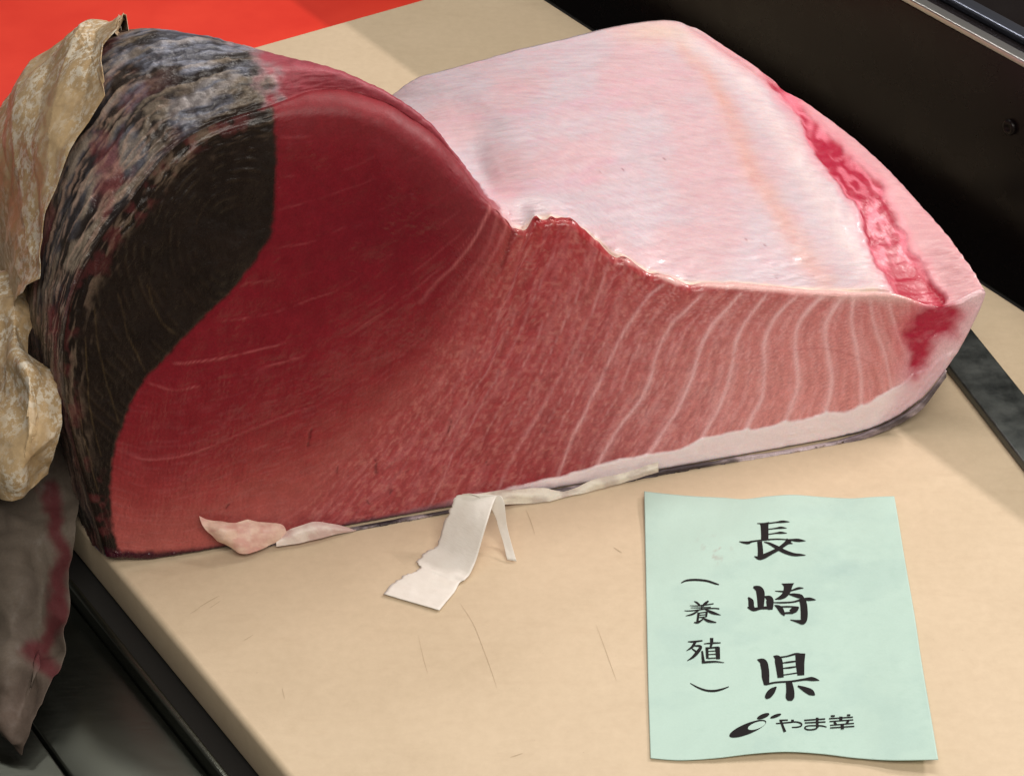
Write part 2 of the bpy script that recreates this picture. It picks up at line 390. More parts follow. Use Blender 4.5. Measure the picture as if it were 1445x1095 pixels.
def face_paint(x, y):
    """flesh colours (linear), height (m) and region of the cut face at photo positions x, y"""
    N = len(x)
    wx = x + 6 * (fbm(x / 40, y / 40, seed=3) - .5); wy = y + 6 * (fbm(x / 40, y / 40, seed=4) - .5)
    C = {k: lin(v) for k, v in dict(deep=(116, 23, 34), red=(124, 29, 38), low=(148, 58, 57), mid=(160, 66, 69), right=(216, 142, 140),
         sinew=(230, 180, 183), fat=(238, 220, 222), chi=(27, 19, 15), blood=(150, 12, 40), pink=(214, 140, 140), edge=(160, 38, 44)).items()}
    h = np.zeros(N)
    pl = fL(wx, wy); pr = fR(wx, wy)
    lw = sm(60, -60, x - np.interp(y, [300, 400, 520, 640, 745], [735, 690, 610, 500, 400]))   # left family weight
    # broad colour
    k = sm(7.6, 10.6, pl)
    c = C['deep'][None] * (1 - k)[:, None] + C['low'][None] * k[:, None]
    k2 = sm(5.0, 9.0, pl) * (1 - k); c = c * (1 - .6 * k2)[:, None] + C['red'][None] * (.6 * k2)[:, None]
    m = sm(250, 480, x) * sm(5, 10, pl) * (1 - sm(600, 720, x)); c = c * (1 - .25 * m)[:, None] + C['red'] * (.25 * m)[:, None]
    cr = C['mid'] + (C['right'] - C['mid']) * sm(700, 1150, x)[:, None]
    ytop = np.interp(x, [690, 735, 772, 822, 880, 950, 1050, 1256], [288, 322, 306, 326, 366, 397, 404, 414])
    e = np.exp(-np.maximum(y - ytop, 0) / 75) * (1 - .35 * sm(950, 1150, x))
    cr = cr * (1 - .8 * e)[:, None] + C['edge'] * (.8 * e)[:, None]
    c = c * lw[:, None] + cr * (1 - lw)[:, None]
    k = sm(9.6, 11.6, pl) * lw * .75; c = c * (1 - k)[:, None] + lin((178, 96, 90)) * k[:, None]
    k = np.exp(-(np.hypot((x - 545) / 130, (y - 315) / 95)) ** 2) * .38; c = c * (1 - k)[:, None] + lin((84, 12, 25)) * k[:, None]
    yt2 = np.interp(x, [383, 470, 550, 612, 655, 690], [155, 141, 160, 200, 243, 288]); k = np.exp(-np.maximum(y - yt2, 0) / 22) * sm(360, 400, x) * sm(720, 680, x) * .4; c = c * (1 - k)[:, None] + lin((140, 40, 48)) * k[:, None]
    # bruise near the foot
    yb = np.interp(x, [q[0] for q in FATT], [q[1] for q in FATT])
    b = np.exp(-np.maximum(yb - y, 0) / 22) * sm(620, 780, x) * sm(900, 830, x); c = c * (1 - .55 * b)[:, None] + lin((140, 35, 48)) * (.55 * b)[:, None]
    # marbling along the flakes
    st = fbm(pr * 9 + 3, y / 45, seed=11, o=4); st2 = fbm(pr * 26, y / 13 + x / 60, seed=12, o=3)
    sl = fbm(pl * 8, (x + y) / 60, seed=13, o=4); sl2 = fbm(pl * 30, (x - y) / 22, seed=14, o=3)
    fine = fbm(x / 3.0, y / 7.0, seed=15, o=3)
    gR = (1 - lw)
    amt = gR * (0.10 + .2 * sm(760, 1000, x))
    k = np.clip(sm(.52, .74, st) * .8 + sm(.55, .8, st2) * .9, 0, 1) * amt
    c = c * (1 - k)[:, None] + C['sinew'] * k[:, None]
    k = np.clip(sm(.5, .28, st2) * .45 + sm(.48, .25, st) * .3, 0, 1) * gR * .55; c = c * (1 - k * .5)[:, None]
    k = lw * sm(.5, .8, sl2) * .04 * sm(6, 10, pl); c = c * (1 - k)[:, None] + C['sinew'] * k[:, None]
    iso = fbm(x / 16, y / 16, seed=24, o=4); c = c * (1 + .22 * lw * (iso - .5))[:, None]; k = lw * sm(.5, .25, sl) * .03; c = c * (1 - k)[:, None]
    c = c * (1 + .16 * (fine - .5))[:, None]
    mo = fbm(x / 4 + y / 9, y / 6.5, seed=23, o=3); mw = gR * sm(1150, 900, x) + .35 * gR
    k = sm(.54, .74, mo) * .16 * np.clip(mw, 0, 1); c = c * (1 - k)[:, None] + lin((226, 160, 148)) * k[:, None]
    k = sm(.46, .28, mo) * .17 * np.clip(mw, 0, 1); c = c * (1 - k)[:, None] + lin((120, 30, 38)) * k[:, None]
    h += .0003 * (mo - .5) * gR
    # grain of short upright fibres low on the left
    gr = np.sin((x + 5 * fbm(x / 30, y / 30, seed=21)) * 0.95 + y * .12) * lw * sm(6.5, 9, pl) * sm(11.5, 10, pl) * fbm(x / 50, y / 30, seed=22)
    c = c * (1 + .06 * gr)[:, None]; h += .00004 * gr + .00035 * sm(.80, .93, vn(x / 3.2, y / 2.6, seed=25)) * sm(.5, .62, fbm(x / 45, y / 45, seed=26))
    h += .00022 * (st - .5) * gR + .00010 * (sl - .5) * lw + .00012 * (fine - .5)
    # connective sheets: bright on the right
    for q, l in enumerate(RL[1:13]):
        d, t = pdist(wx, wy, smoothline(l, 40))
        idx = q + 1
        wd = .84 * np.array((1.3, 1.3, 1.6, 2.1, 2.5, 2.7, 2.7, 2.9, 3.1, 3.3, 3.2, 2.6, 2.0))[idx] * (0.7 + .8 * fbm(x / 25, y / 25, seed=31 + q))
        st_ = (.16, .17, .2, .5, .64, .76, .76, .8, .84, .84, .78, .66, .5)[idx]
        k = np.exp(-(d / wd) ** 2) * st_ * (0.55 + .6 * fbm(x / 30, y / 30, seed=51 + q)) * sm(0, .05, t)
        halo = np.exp(-(d / (wd * 3.2)) ** 2) * .18 * st_
        k = np.clip(k + halo, 0, 1); c = c * (1 - k)[:, None] + C['sinew'] * k[:, None]
        h += .0003 * k
    for q, (i_, f_, s_) in enumerate(((0, .35, .16), (0, .7, .2), (1, .33, .22), (1, .66, .26), (2, .3, .22), (2, .62, .3), (3, .5, .28), (4, .45, .2), (5, .5, .14), (6, .5, .12), (7, .5, .12), (8, .45, .12), (9, .5, .1))):
        u_ = np.linspace(0, 1, 30); ya, yb_ = RL[i_], RL[i_ + 1]
        la, lb = smoothline(ya, 30), smoothline(yb_, 30); l = la * (1 - f_) + lb * f_
        a0 = .1 + .3 * ((q * 37) % 10) / 10; a1 = a0 + .35 + .25 * ((q * 53) % 10) / 10
        d, t = pdist(wx + 3 * (fbm(x / 15, y / 15, seed=150 + q) - .5), wy, l)
        k = np.exp(-(d / 1.1) ** 2) * s_ * sm(a0 - .08, a0 + .08, t) * sm(a1 + .1, a1 - .1, t) * (.5 + .8 * fbm(x / 14, y / 14, seed=170 + q))
        k = np.clip(k, 0, 1); c = c * (1 - k)[:, None] + C['sinew'] * k[:, None]; h += .0003 * k
    # arcs on the left: thin, broken, glassy
    for q, l in enumerate(LL[1:12]):
        d, t = pdist(wx, wy, smoothline(l, 50))
        br = sm(.40, .62, fbm(x / 45, y / 45, seed=71 + q)) * (.3 + .7 * sm(.7, .15, t))
        s_ = (.2, .24, .22, .18, .2, .5, .58, .64, .5, .12, .08)[q]
        k = np.exp(-(d / 1.15) ** 2) * br * s_ * .78 * sm(0, 15, sdist(x, y, CHI)); c = c * (1 - k)[:, None] + lin((198, 108, 110)) * k[:, None]
        h += .0004 * np.exp(-(d / 1.8) ** 2) * br * s_ - .00022 * np.exp(-((d - 3) / 3) ** 2) * s_
    # seam where the loin meets the belly meat
    for l, s_ in (([(690,290),(670,330),(640,365),(619,383),(585,420)], .5), ([(712,312),(702,345),(685,375),(660,410)], .38), ([(735,322),(728,370),(712,430)], .25), ([(700,300),(690,340),(662,380),(620,430)], .25)):
        d, t = pdist(wx, wy, smoothline(l, 30)); k = np.exp(-(d / 2.4) ** 2) * s_ * (1 - .8 * t) * (.6 + .8 * fbm(x / 12, y / 12, seed=90))
        k = np.clip(k, 0, 1); c = c * (1 - k)[:, None] + lin((212, 128, 128)) * k[:, None]; h += .0006 * k
    d, t = pdist(wx, wy, smoothline([(722,318),(716,350),(708,375)], 20)); k = np.exp(-(d / 2.5) ** 2) * .5; c = c * (1 - k)[:, None] + lin((90, 10, 20)) * k[:, None]; h -= .0012 * k
    # small dark slits
    for a, b in (((636,592),(630,612)), ((526,645),(528,663)), ((323,710),(318,715)), ((551,688),(547,694)), ((436,602),(432,625)), ((475,655),(473,664)), ((684,650),(685,654)), ((517,703),(520,708))):
        d, _ = pdist(x + 7 * (fbm(x / 9, y / 9, seed=47) - .5), y, [a, b]); k = np.exp(-(d / 1.6) ** 2) * .6; c = c * (1 - k)[:, None] + lin((60, 10, 18)) * k[:, None]; h -= .0005 * k
    # crack in the pale flakes
    d, t = pdist(x, y, smoothline([(1120,492),(1160,490),(1200,500),(1225,510)], 30)); k = np.exp(-(d / 1.1) ** 2) * .3; c = c * (1 - k)[:, None] + lin((150, 60, 62)) * k[:, None]
    # fat layer along the foot and the top rim
    sd = (wy - np.interp(wx, [q[0] for q in FATT], [q[1] for q in FATT])) + 6 * (fbm(x / 18, y / 18, seed=41) - .5)
    pil = -(4.5 + 5 * (vn(np.floor(pr) * 1.7, pr * 0, seed=46) - .5)) * (1 - np.abs(2 * (pr - np.floor(pr)) - 1) ** 3) * sm(900, 1000, x) + 2
    fk = sm(-2.5 + 1, 3.5, sd + pil * .9 - 2) * sm(600, 700, x)
    fc = C['fat'] * (1 + .10 * (fbm(x / 30, y / 9, seed=42) - .5))[:, None]
    fc = fc * (1 - .5 * sm(800, 640, x))[:, None] + lin((190, 120, 140)) * (.5 * sm(800, 640, x))[:, None]
    c = c * (1 - fk)[:, None] + fc * fk[:, None]; h += .0006 * fk
    tr = np.exp(-(np.maximum(y - ytop, 0) / (3 + 9 * sm(1050, 1250, x)))**2) * sm(830, 960, x) * .75
    c = c * (1 - tr)[:, None] + lin((226, 190, 186)) * tr[:, None]
    # pale right corner and blood
    k = sm(1268, 1305, wx + .35 * (wy - 480)); c = c * (1 - k)[:, None] + lin((224, 190, 196)) * k[:, None]
    bd = sdist(wx + 10 * (fbm(x / 14, y / 14, seed=43) - .5), wy + 14 * (fbm(x / 14, y / 14, seed=44) - .5), BLD)
    k = sm(9, -12, bd) * (.72 + .5 * fbm(x / 9, y / 6, seed=45)); k = np.clip(k, 0, 1); c = c * (1 - k)[:, None] + C['blood'] * k[:, None]; h -= .0012 * sm(4, -14, bd)
    k = sm(26, 0, bd) * .3; c = c * (1 - k)[:, None] + lin((205, 70, 95)) * k[:, None]
    # dark muscle
    cd = sdist(wx, wy, CHI)
    ck = sm(3.5, -3.5, cd + 5 * (fbm(x / 9, y / 9, seed=68) - .5))
    rr = np.hypot((x - 330) * .9 + (y - 330) * .35, (y - 330) * .75 - (x - 330) * .3)
    rw = rr + 8 * fbm(x / 60, y / 60, seed=67); ring = np.exp(-((((rw / 11) % 1) - .5) / .13) ** 2)
    cc = C['chi'] * (0.75 + .7 * fbm(x / 26, y / 26, seed=62))[:, None]
    k = ring * sm(.45, .72, fbm(x / 22, y / 22, seed=63)) * .07 * sm(15, 60, rr); cc = cc * (1 - k)[:, None] + lin((110, 88, 62)) * k[:, None]
    for l in ([(130,430),(136,480),(150,540),(165,590)], [(118,470),(124,560),(140,640)], [(165,410),(180,470),(205,520)], [(205,400),(225,450),(250,470)], [(110,560),(118,620),(138,690)]):
        d, t = pdist(wx, wy, smoothline(l, 20)); k = np.exp(-(d / 1.1) ** 2) * .30 * fbm(x / 10, y / 10, seed=64); cc = cc * (1 - k)[:, None] + lin((120, 98, 66)) * k[:, None]
    eo, et = pdist(x, y, smoothline(FT[0:10], 80))
    fs = fbm(eo / 5 + 2 * fbm(x / 30, y / 30, seed=69), et * 26, seed=70, o=3)
    k = sm(34, 3, eo + 40 * (fbm(x / 22, y / 22, seed=75) - .5)) * sm(.46, .68, fs) * .5 * sm(.1, .3, et); cc = cc * (1 - k)[:, None] + lin((128, 108, 92)) * k[:, None]
    k = sm(26, 3, eo + 34 * (fbm(x / 22, y / 22, seed=76) - .5)) * sm(.5, .66, fbm(x / 18, y / 18, seed=77)) * .4; cc = cc * (1 - k)[:, None] + lin((104, 46, 48)) * k[:, None]
    h += ck * .0012 * (fs - .5) * sm(34, 3, eo)
    c = c * (1 - ck)[:, None] + cc * ck[:, None]
    h += ck * .0003 * ring * sm(15, 60, rr) * sm(.4, .6, fbm(x / 22, y / 22, seed=63)) - .0002 * np.exp(-(cd / 3) ** 2)
    # wet dark skin line at the foot, left
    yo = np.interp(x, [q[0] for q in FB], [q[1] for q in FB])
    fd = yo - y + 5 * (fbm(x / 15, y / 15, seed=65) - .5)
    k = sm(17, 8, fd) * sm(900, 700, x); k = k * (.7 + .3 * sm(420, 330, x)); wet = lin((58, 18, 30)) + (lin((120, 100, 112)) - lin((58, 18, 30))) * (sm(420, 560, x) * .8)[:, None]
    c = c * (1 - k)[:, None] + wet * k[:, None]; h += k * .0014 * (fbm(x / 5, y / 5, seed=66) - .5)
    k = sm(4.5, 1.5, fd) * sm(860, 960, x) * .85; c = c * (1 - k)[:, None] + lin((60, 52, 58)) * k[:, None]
    reg = np.where(ck > .5, 1, np.where(fk > .5, 2, 0))
    return np.clip(c, 0.002, 1), h, reg

ccol, ch, creg = face_paint(cx, cy)

q = np.clip(edge / rv, 0, 1)
CV = CV - nface * (rv * np.sqrt(1 - (1 - q) ** 2) + ch * sm(0, .3, q))[:, None]
big2 = (fbm(cx / 11, cy / 11, seed=82) - .5) * .0007 * np.exp(-edge / .012) * sm(0, .0012, edge); CV = CV - nface * big2[:, None]
big = (fbm(cx / 120, cy / 120, seed=81) - .5) * .004 * sm(0, .03, edge)
CV = CV - nface * big[:, None]

# top and sides
LV = loft.reshape(-1, 3).copy()
lfaces = gridfaces(NTN, NC, flip=True)
ln = vnormals(LV, lfaces)
if np.mean(ln[(NTN // 2) * NC + NC // 2: (NTN // 2) * NC + NC // 2 + 50, 2]) < 0:
    lfaces = lfaces[:, ::-1]; ln = -ln
lx, ly = proj(LV)
fi = np.tile(tc, NTN)                           # outline feature index
ti = np.repeat(tt, NC)                          # 0 front .. 4 back

def loft_paint(x, y, fi, ti):
    N = len(x); h = np.zeros(N)
    wx = x + 8 * (fbm(x / 30, y / 30, seed=103) - .5); wy = y + 8 * (fbm(x / 30, y / 30, seed=104) - .5)
    # lining
    lil, pk, pe, wh = lin((222, 204, 213)), lin((228, 195, 202)), lin((228, 174, 160)), lin((236, 218, 220))
    f1 = fbm(x / 90, y / 60, seed=101); st = fbm((x - .1 * y) / 60, (y + .16 * x + 10 * f1) / 3.2, seed=102, o=4); st2 = fbm(x / 26, (y + .12 * x + 16 * f1) / 5.5, seed=105, o=3)
    c = lil + (pk - lil) * sm(.35, .65, f1)[:, None]
    c = c * .74 * (1 + .16 * (st - .5))[:, None]
    k = sm(.5, .75, st2) * .22; c = c * (1 - k)[:, None] + lin((202, 150, 164)) * k[:, None]
    h += .0008 * (st2 - .5) + .0003 * (st - .5) + .0022 * (fbm(x / 110, y / 70, seed=106) - .5)
    for l, s_ in (([(640,290),(720,262),(800,255),(840,235),(870,225)], .5), ([(690,280),(760,268),(815,262),(850,250)], .4), ([(600,175),(700,165),(800,150),(900,120),(960,100)], .35), ([(850,160),(870,148),(890,143)], .5)):
        d, t = pdist(wx, wy, smoothline(l, 30)); k = np.exp(-(d / 5) ** 2) * s_ * fbm(x / 16, y / 16, seed=107); c = c * (1 - k)[:, None] + lin((205, 150, 172)) * k[:, None]; h -= .0009 * k
    # specks
    for a in ((846,243),(879,240),(1052,340),(1079,347),(1097,392),(1147,390),(1194,350),(1096,388),(938,224)):
        d = np.hypot(x - a[0], y - a[1]); k = np.exp(-(d / 1.4) ** 2) * .8; c = c * (1 - k)[:, None] + lin((120, 40, 50)) * k[:, None]
    # peach band, pale rim
    d, t = pdist(wx, wy, smoothline([(962,66),(1000,105),(1035,170),(1060,235),(1095,290),(1125,345),(1165,395)], 50))
    k = np.exp(-(d / (11 + 9 * t)) ** 2) * .6 * (.6 + .7 * fbm(x / 20, y / 20, seed=134)); k = np.clip(k, 0, 1); c = c * (1 - k)[:, None] + .78 * pe * k[:, None]; h -= .0012 * k
    d, t = pdist(wx, wy, smoothline([(975,55),(1030,95),(1075,150),(1110,200),(1150,262),(1185,320),(1235,400)], 50))
    k = np.exp(-(d / (14 + 8 * t)) ** 2) * .75; k = np.clip(k * (.55 + .8 * fbm(x / 9, y / 14, seed=135)), 0, 1); c = c * (1 - k)[:, None] + .82 * wh * k[:, None]; h += .0016 * k
    k = np.exp(-(np.hypot((x - 930) / 55, (y - 45) / 16)) ** 2) * .6; c = c * (1 - k)[:, None] + lin((214, 190, 172)) * k[:, None]
    k = np.exp(-(ti / .16) ** 2) * sm(14.4, 15.0, fi) * sm(22.5, 21.5, fi) * (.55 + .6 * fbm(x / 15, y / 15, seed=132)); k = np.clip(k, 0, 1); c = c * (1 - k)[:, None] + lin((232, 206, 188)) * k[:, None]
    # rim outside: pink, then blood strip
    d, t = pdist(wx, wy, smoothline([(1000,55),(1100,115),(1190,190),(1290,285),(1388,405)], 50))
    k = sm(21.6, 22.5, fi + .5 * (fbm(x / 25, y / 25, seed=108) - .5)) * sm(4.2, 3.6, ti); c = c * (1 - k)[:, None] + lin((208, 156, 162)) * k[:, None]
    RS = [(1078,100),(1120,132),(1160,178),(1205,225),(1245,262),(1265,300),(1290,350),(1318,392),(1334,425),(1330,445),(1262,428),(1254,395),(1232,362),(1210,305),(1185,262),(1158,225),(1130,175),(1100,140)]
    rd = sdist(wx + 16 * (fbm(x / 22, y / 22, seed=109) - .5), wy + 16 * (fbm(x / 22, y / 22, seed=110) - .5), RS)
    vis = (fi > 20) & (fi < 24.6)
    rk = sm(4, -5, rd) * vis
    sw = fbm(rd / 8 + 4 * fbm(x / 40, y / 40, seed=111), (x + y) / 70, seed=112, o=2)
    rc = lin((164, 30, 58)) + (lin((218, 120, 138)) - lin((164, 30, 58))) * sm(.45, .75, sw)[:, None]
    rc = rc * (1 - sm(330, 400, y)[:, None] * .5) + lin((165, 22, 46)) * (sm(330, 400, y)[:, None] * .5)
    c = c * (1 - rk)[:, None] + rc * rk[:, None]; h -= .0022 * sm(3, -9, rd) * vis; h += 0 * sw
    k = sm(14, 2, rd) * (1 - rk) * .35 * vis; c = c * (1 - k)[:, None] + lin((222, 120, 140)) * k[:, None]
    # outside of the belly edge
    k = sm(23.9, 24.3, fi); sk = lin((214, 176, 166)) * (1 + .35 * (fbm(x / 12, y / 9, seed=113) - .5))[:, None]
    sk = sk * (1 - .75 * sm(26, 27, fi))[:, None] + lin((112, 100, 108)) * (.75 * sm(26, 27, fi))[:, None]
    c = c * (1 - k)[:, None] + sk * k[:, None]; h += k * .002 * (fbm(x / 12, y / 12, seed=114) - .5)
    # red loin hump
    hc = lin((142, 60, 72)) * (1 + .25 * (fbm(x / 14, y / 14, seed=115) - .5))[:, None]
    k_ = sm(.45, .65, fbm(x / 20, y / 9, seed=116)) * .35; hc = hc * (1 - k_)[:, None] + lin((176, 92, 106)) * k_[:, None]
    k_ = np.exp(-ti / .5); hc = hc * (1 - k_)[:, None] + lin((138, 44, 54)) * k_[:, None]
    hr = sm(8.75, 9.25, fi + .7 * (fbm(x / 20, y / 20, seed=117) - .5)) * sm(14.9, 14.3, fi + np.clip(ti - .5, 0, 2.5) * 1.3 + 1.2 * (fbm(x / 9, y / 9, seed=131) - .5))
    c = c * (1 - hr)[:, None] + hc * hr[:, None]; h += hr * .0016 * (fbm(x / 16, y / 16, seed=118) - .5)
    k = np.exp(-((fi - 14.6) / .5) ** 2) * np.exp(-ti / .9) * .5; c = c * (1 - k)[:, None] + lin((225, 165, 170)) * k[:, None]
    # torn grey side
    g = sm(9.25, 8.75, fi + .7 * (fbm(x / 20, y / 20, seed=117) - .5))
    al = (fi + .0) ; 
    dm = np.interp(ti, [0, 1, 2, 3, 4], DEP)
    wf = .5 * (fbm(fi * 1.3, dm * 90, seed=125) - .5)
    w1 = fbm(fi * 1.6, dm * 60, seed=119, o=4)
    fl = fbm(fi * 1.1 + wf, dm * 210 + fi * .8 + 2.2 * fbm(fi * 2, dm * 40, seed=126), seed=122, o=4)
    rid = 1 - np.abs(2 * fbm(fi * .9, dm * 150 + fi * .5, seed=120, o=3) - 1)
    chop = fbm(fi * 9, dm * 260, seed=127, o=3)
    upk = sm(5.5, 8.0, fi)
    gc = lin((50, 44, 42)) + (lin((122, 126, 142)) - lin((50, 44, 42))) * (sm(.4, .62, w1) * (.25 + .75 * upk))[:, None]
    k = sm(.5, .68, fl) * (.55 - .15 * upk); gc = gc * (1 - k)[:, None] + lin((168, 152, 134)) * k[:, None]
    k = sm(.5, .34, fl) * .7; gc = gc * (1 - k)[:, None] + lin((28, 20, 16)) * k[:, None]
    k = sm(.55, .38, chop) * .45 * upk; gc = gc * (1 - k)[:, None] + lin((40, 34, 36)) * k[:, None]
    k = sm(.86, .97, rid) * .6 * sm(8, 6, fi); gc = gc * (1 - k)[:, None] + lin((176, 148, 132)) * k[:, None]
    k = sm(.52, .68, fbm(fi * 1.2, dm * 45, seed=123)) * sm(8, 6, fi) * .55; gc = gc * (1 - k)[:, None] + lin((132, 70, 72)) * k[:, None]
    k = sm(3.5, 2, fi) * .6; gc = gc * (1 - k)[:, None] + lin((44, 30, 24)) * k[:, None]
    k = np.exp(-(ti / .22) * (.4 + 1.4 * fbm(fi * 3, ti * 9, seed=133))) * .9; gc = gc * (1 - k)[:, None] + lin((40, 27, 20)) * k[:, None]
    c = c * (1 - g)[:, None] + gc * g[:, None]
    h += .6 * g * (.0045 * (fl - .5) + .002 * (rid - .75) + .0035 * (chop - .5) * (.3 + .7 * upk) + .003 * (fbm(x / 30, y / 30, seed=124) - .5)) * (1 - .6 * sm(1.6, 2.6, ti))
    reg = np.where(fi < 9.0, 3, np.where(hr > .5, 0, np.where(fi > 24.1, 3, np.where(rk > .5, 5, 4))))
    return np.clip(c, .002, 1), h, reg
lcol, lh, lreg = loft_paint(lx, ly, fi, ti)
lh = lh * sm(0, .12, ti)
LV = LV + ln * lh[:, None]

# underside and back, closed
UV_ = under.reshape(-1, 3); ucol = np.tile(lin((120, 108, 116)), (len(UV_), 1)); ufaces = gridfaces(24, NC)
bv = np.linspace(0, 1, 16)
BV = (bot[4][:, None, :] * (1 - bv)[None, :, None] + LV.reshape(NTN, NC, 3)[-1][:, None, :] * bv[None, :, None]).reshape(-1, 3)
bcol = np.tile(lin((150, 60, 66)), (len(BV), 1)); bfaces = gridfaces(NC, 16)
cfaces = gridfaces(NC, MR, flip=True)

allV = np.concatenate([CV, LV, UV_, BV]); o1 = len(CV); o2 = o1 + len(LV); o3 = o2 + len(UV_)
hump = sm(8.6, 9.4, np.repeat(tc, MR)) * sm(15, 14, np.repeat(tc, MR))
wet_c = 1 - .85 * hump * np.exp(-(edge / .026) ** 2)
wet_l = 1 - .75 * sm(8.6, 9.4, fi) * sm(15, 14, fi)
allC = np.concatenate([np.c_[ccol, wet_c], np.c_[lcol, wet_l], np.c_[ucol, np.ones(len(ucol))], np.c_[bcol, np.ones(len(bcol))]])
allF = np.concatenate([cfaces, lfaces + o1, ufaces + o2, bfaces + o3])
cn = vnormals(CV, cfaces)
if np.mean(cn @ nface) > 0: allF[:len(cfaces)] = cfaces[:, ::-1]
un = vnormals(UV_, ufaces)
if un[:, 2].mean() > 0: allF[len(cfaces) + len(lfaces):len(cfaces) + len(lfaces) + len(ufaces)] = ufaces[:, ::-1] + o2
bn = vnormals(BV, bfaces)
if np.mean(bn @ ND) < 0: allF[-len(bfaces):] = bfaces[:, ::-1] + o3
an = np.zeros_like(allV); fc_ = np.cross(allV[allF[:, 2]] - allV[allF[:, 0]], allV[allF[:, 3]] - allV[allF[:, 1]])
for k_ in range(4): np.add.at(an, allF[:, k_], fc_)
key = np.round(allV * 2e5).astype(np.int64); _, inv = np.unique(key, axis=0, return_inverse=True); inv = inv.ravel()
acc = np.zeros((inv.max() + 1, 3)); np.add.at(acc, inv, an); an = acc[inv]
an /= np.linalg.norm(an, axis=1, keepdims=True) + 1e-15
# colours agree where the meshes meet
reg = np.concatenate([creg, lreg, np.full(len(UV_), 3), np.full(len(BV), 0)])
freg = reg[allF[:, 0]].copy()
rg = creg.reshape(NC, MR)[:-1, :-1].copy()
for val in (1, 2):                              # keep only the main patch of each kind as a part of its own
    left = set(map(tuple, np.argwhere(rg == val))); bestp = set()
    while left:
        st0 = left.pop(); comp = {st0}; stack = [st0]
        while stack:
            a_, b_ = stack.pop()
            for q_ in ((a_ + 1, b_), (a_ - 1, b_), (a_, b_ + 1), (a_, b_ - 1)):
                if q_ in left: left.discard(q_); comp.add(q_); stack.append(q_)
        if len(comp) > len(bestp): bestp = comp
    m_ = np.zeros_like(rg, bool); bi = np.array(list(bestp)); m_[bi[:, 0], bi[:, 1]] = True
    rg[(rg == val) & ~m_] = 0
freg[:len(cfaces)] = rg.ravel()
area_ok = np.linalg.norm(fc_, axis=1) > 1e-12
M_flesh = attr_mat('tuna_flesh', 0.2, sss=0.10, coat=0.0, spec=0.36, bumps=((300, .22, .0007), (900, .22, .0004)), var=0.16)
M_chi = attr_mat('tuna_dark_muscle', 0.26, coat=0.0, spec=0.3, bumps=((420, .4, .0006), (1500, .3, .0003)), var=0.25)
M_fat = attr_mat('tuna_fat', 0.42, sss=0.35, bumps=((300, .2, .0005),), var=0.06)
M_skin = attr_mat('tuna_skin', 0.34, coat=0.0, spec=0.4, bumps=((260, .6, .0012), (900, .4, .0005)), var=0.25)
M_lin = attr_mat('tuna_lining', 0.42, sss=0.3, coat=0.1, bumps=((350, .25, .0005), (1200, .2, .0003)), var=0.06)
M_strip = attr_mat('tuna_blood_strip', 0.36, sss=0.15, coat=0.0, spec=.35, bumps=((420, .4, .0006),), var=0.15)
k = NT.__new__(NT); k.m = M_lin; k.t = M_lin.node_tree; k.b = k.t.nodes['Principled BSDF']
fv = k.mapping((22, 330, 330), (0, 0, -.25)); fn_ = k.noise(1.0, 5, .65, fv, 0.0)
src = k.b.inputs['Base Color'].links[0].from_socket
k.set(Base_Color=k.mix(1.0, src, k.ramp(fn_.outputs['Fac'], [(.3, (.92, .86, .89)), (.55, (1.0, 1.0, 1.0)), (.75, (1.05, 1.05, 1.05))]), 'MULTIPLY'))
k._bn = k.b.inputs['Normal'].links[0].from_socket; k.bump(fn_.outputs['Fac'], .3, .0010)
tuna = empty('tuna_block', A0 + UD * .25 + ND * .12, 'big raw block of red and pink tuna lying on the cutting board', 'fish')
for r, nm, mt in ((0, 'flesh', M_flesh), (1, 'dark_muscle', M_chi), (2, 'fat_layer', M_fat), (3, 'skin', M_skin), (4, 'belly_lining', M_lin), (5, 'red_muscle_strip', M_strip)):
    f = allF[(freg == r) & area_ok]; u, iv = np.unique(f, return_inverse=True)
    mesh(nm, allV[u], iv.reshape(f.shape), mt, tuna, True, allC[u], an[u])

# frayed skin under the fat, along the foot of the face
def patch(rows, n, m, fn=lambda *p: S(*p)):
    """smooth sheet through rows of control points"""
    P = np.array([[fn(*p) for p in r] for r in rows])
    P = catmull(P, np.linspace(0, len(rows) - 1, n)); P = np.swapaxes(catmull(np.swapaxes(P, 0, 1), np.linspace(0, P.shape[1] - 1, m)), 0, 1)
    return P
def crumple(P, amp, sc, seed, nrm=None):
    """paper creases: straight folds in many directions, each fading in and out"""
    n, m = P.shape[:2]; F = gridfaces(n, m); N = vnormals(P.reshape(-1, 3), F).reshape(n, m, 3)
    r_ = np.random.default_rng(seed); h = 0
    for o in range(9):
        d_ = r_.normal(size=3); d_ /= np.linalg.norm(d_); f = sc * (.5 + 1.6 * r_.random())
        w_ = vn(P[..., 0] * sc * .8, P[..., 1] * sc * .8, P[..., 2] * sc * .8, seed + o * 3)
        ph = P @ d_ * f + r_.random() + .35 * w_
        tri = np.abs((ph % 1) - .5) * 2
        h = h + (tri - .5) * sm(.35, .7, w_) * (sc / f)
    return P + N * (h * amp)[..., None]
se = [(345,779),(420,766),(500,751),(570,737),(640,724),(720,709),(800,694),(870,682),(930,669),(1000,657),(1060,647),(1110,641),(1160,632),(1210,619),(1250,603),(1285,584),(1305,566),(1335,527)]
P = patch([[(x_ - 1, y_ - 5 - 3 * vn(np.array([x_ / 90]), np.array([0.]), seed=9)[0], -.001) for i_, (x_, y_) in enumerate(se)], [(x_, y_ - 3, -.004) for x_, y_ in se], [(x_ + 1, y_ + 1 + 5 * vn(np.array([x_ / 60]), np.array([3.]), seed=9)[0], -.0035) for i_, (x_, y_) in enumerate(se)]], 14, 380, lambda x_, y_, d_: S(x_, y_, d_, 14))
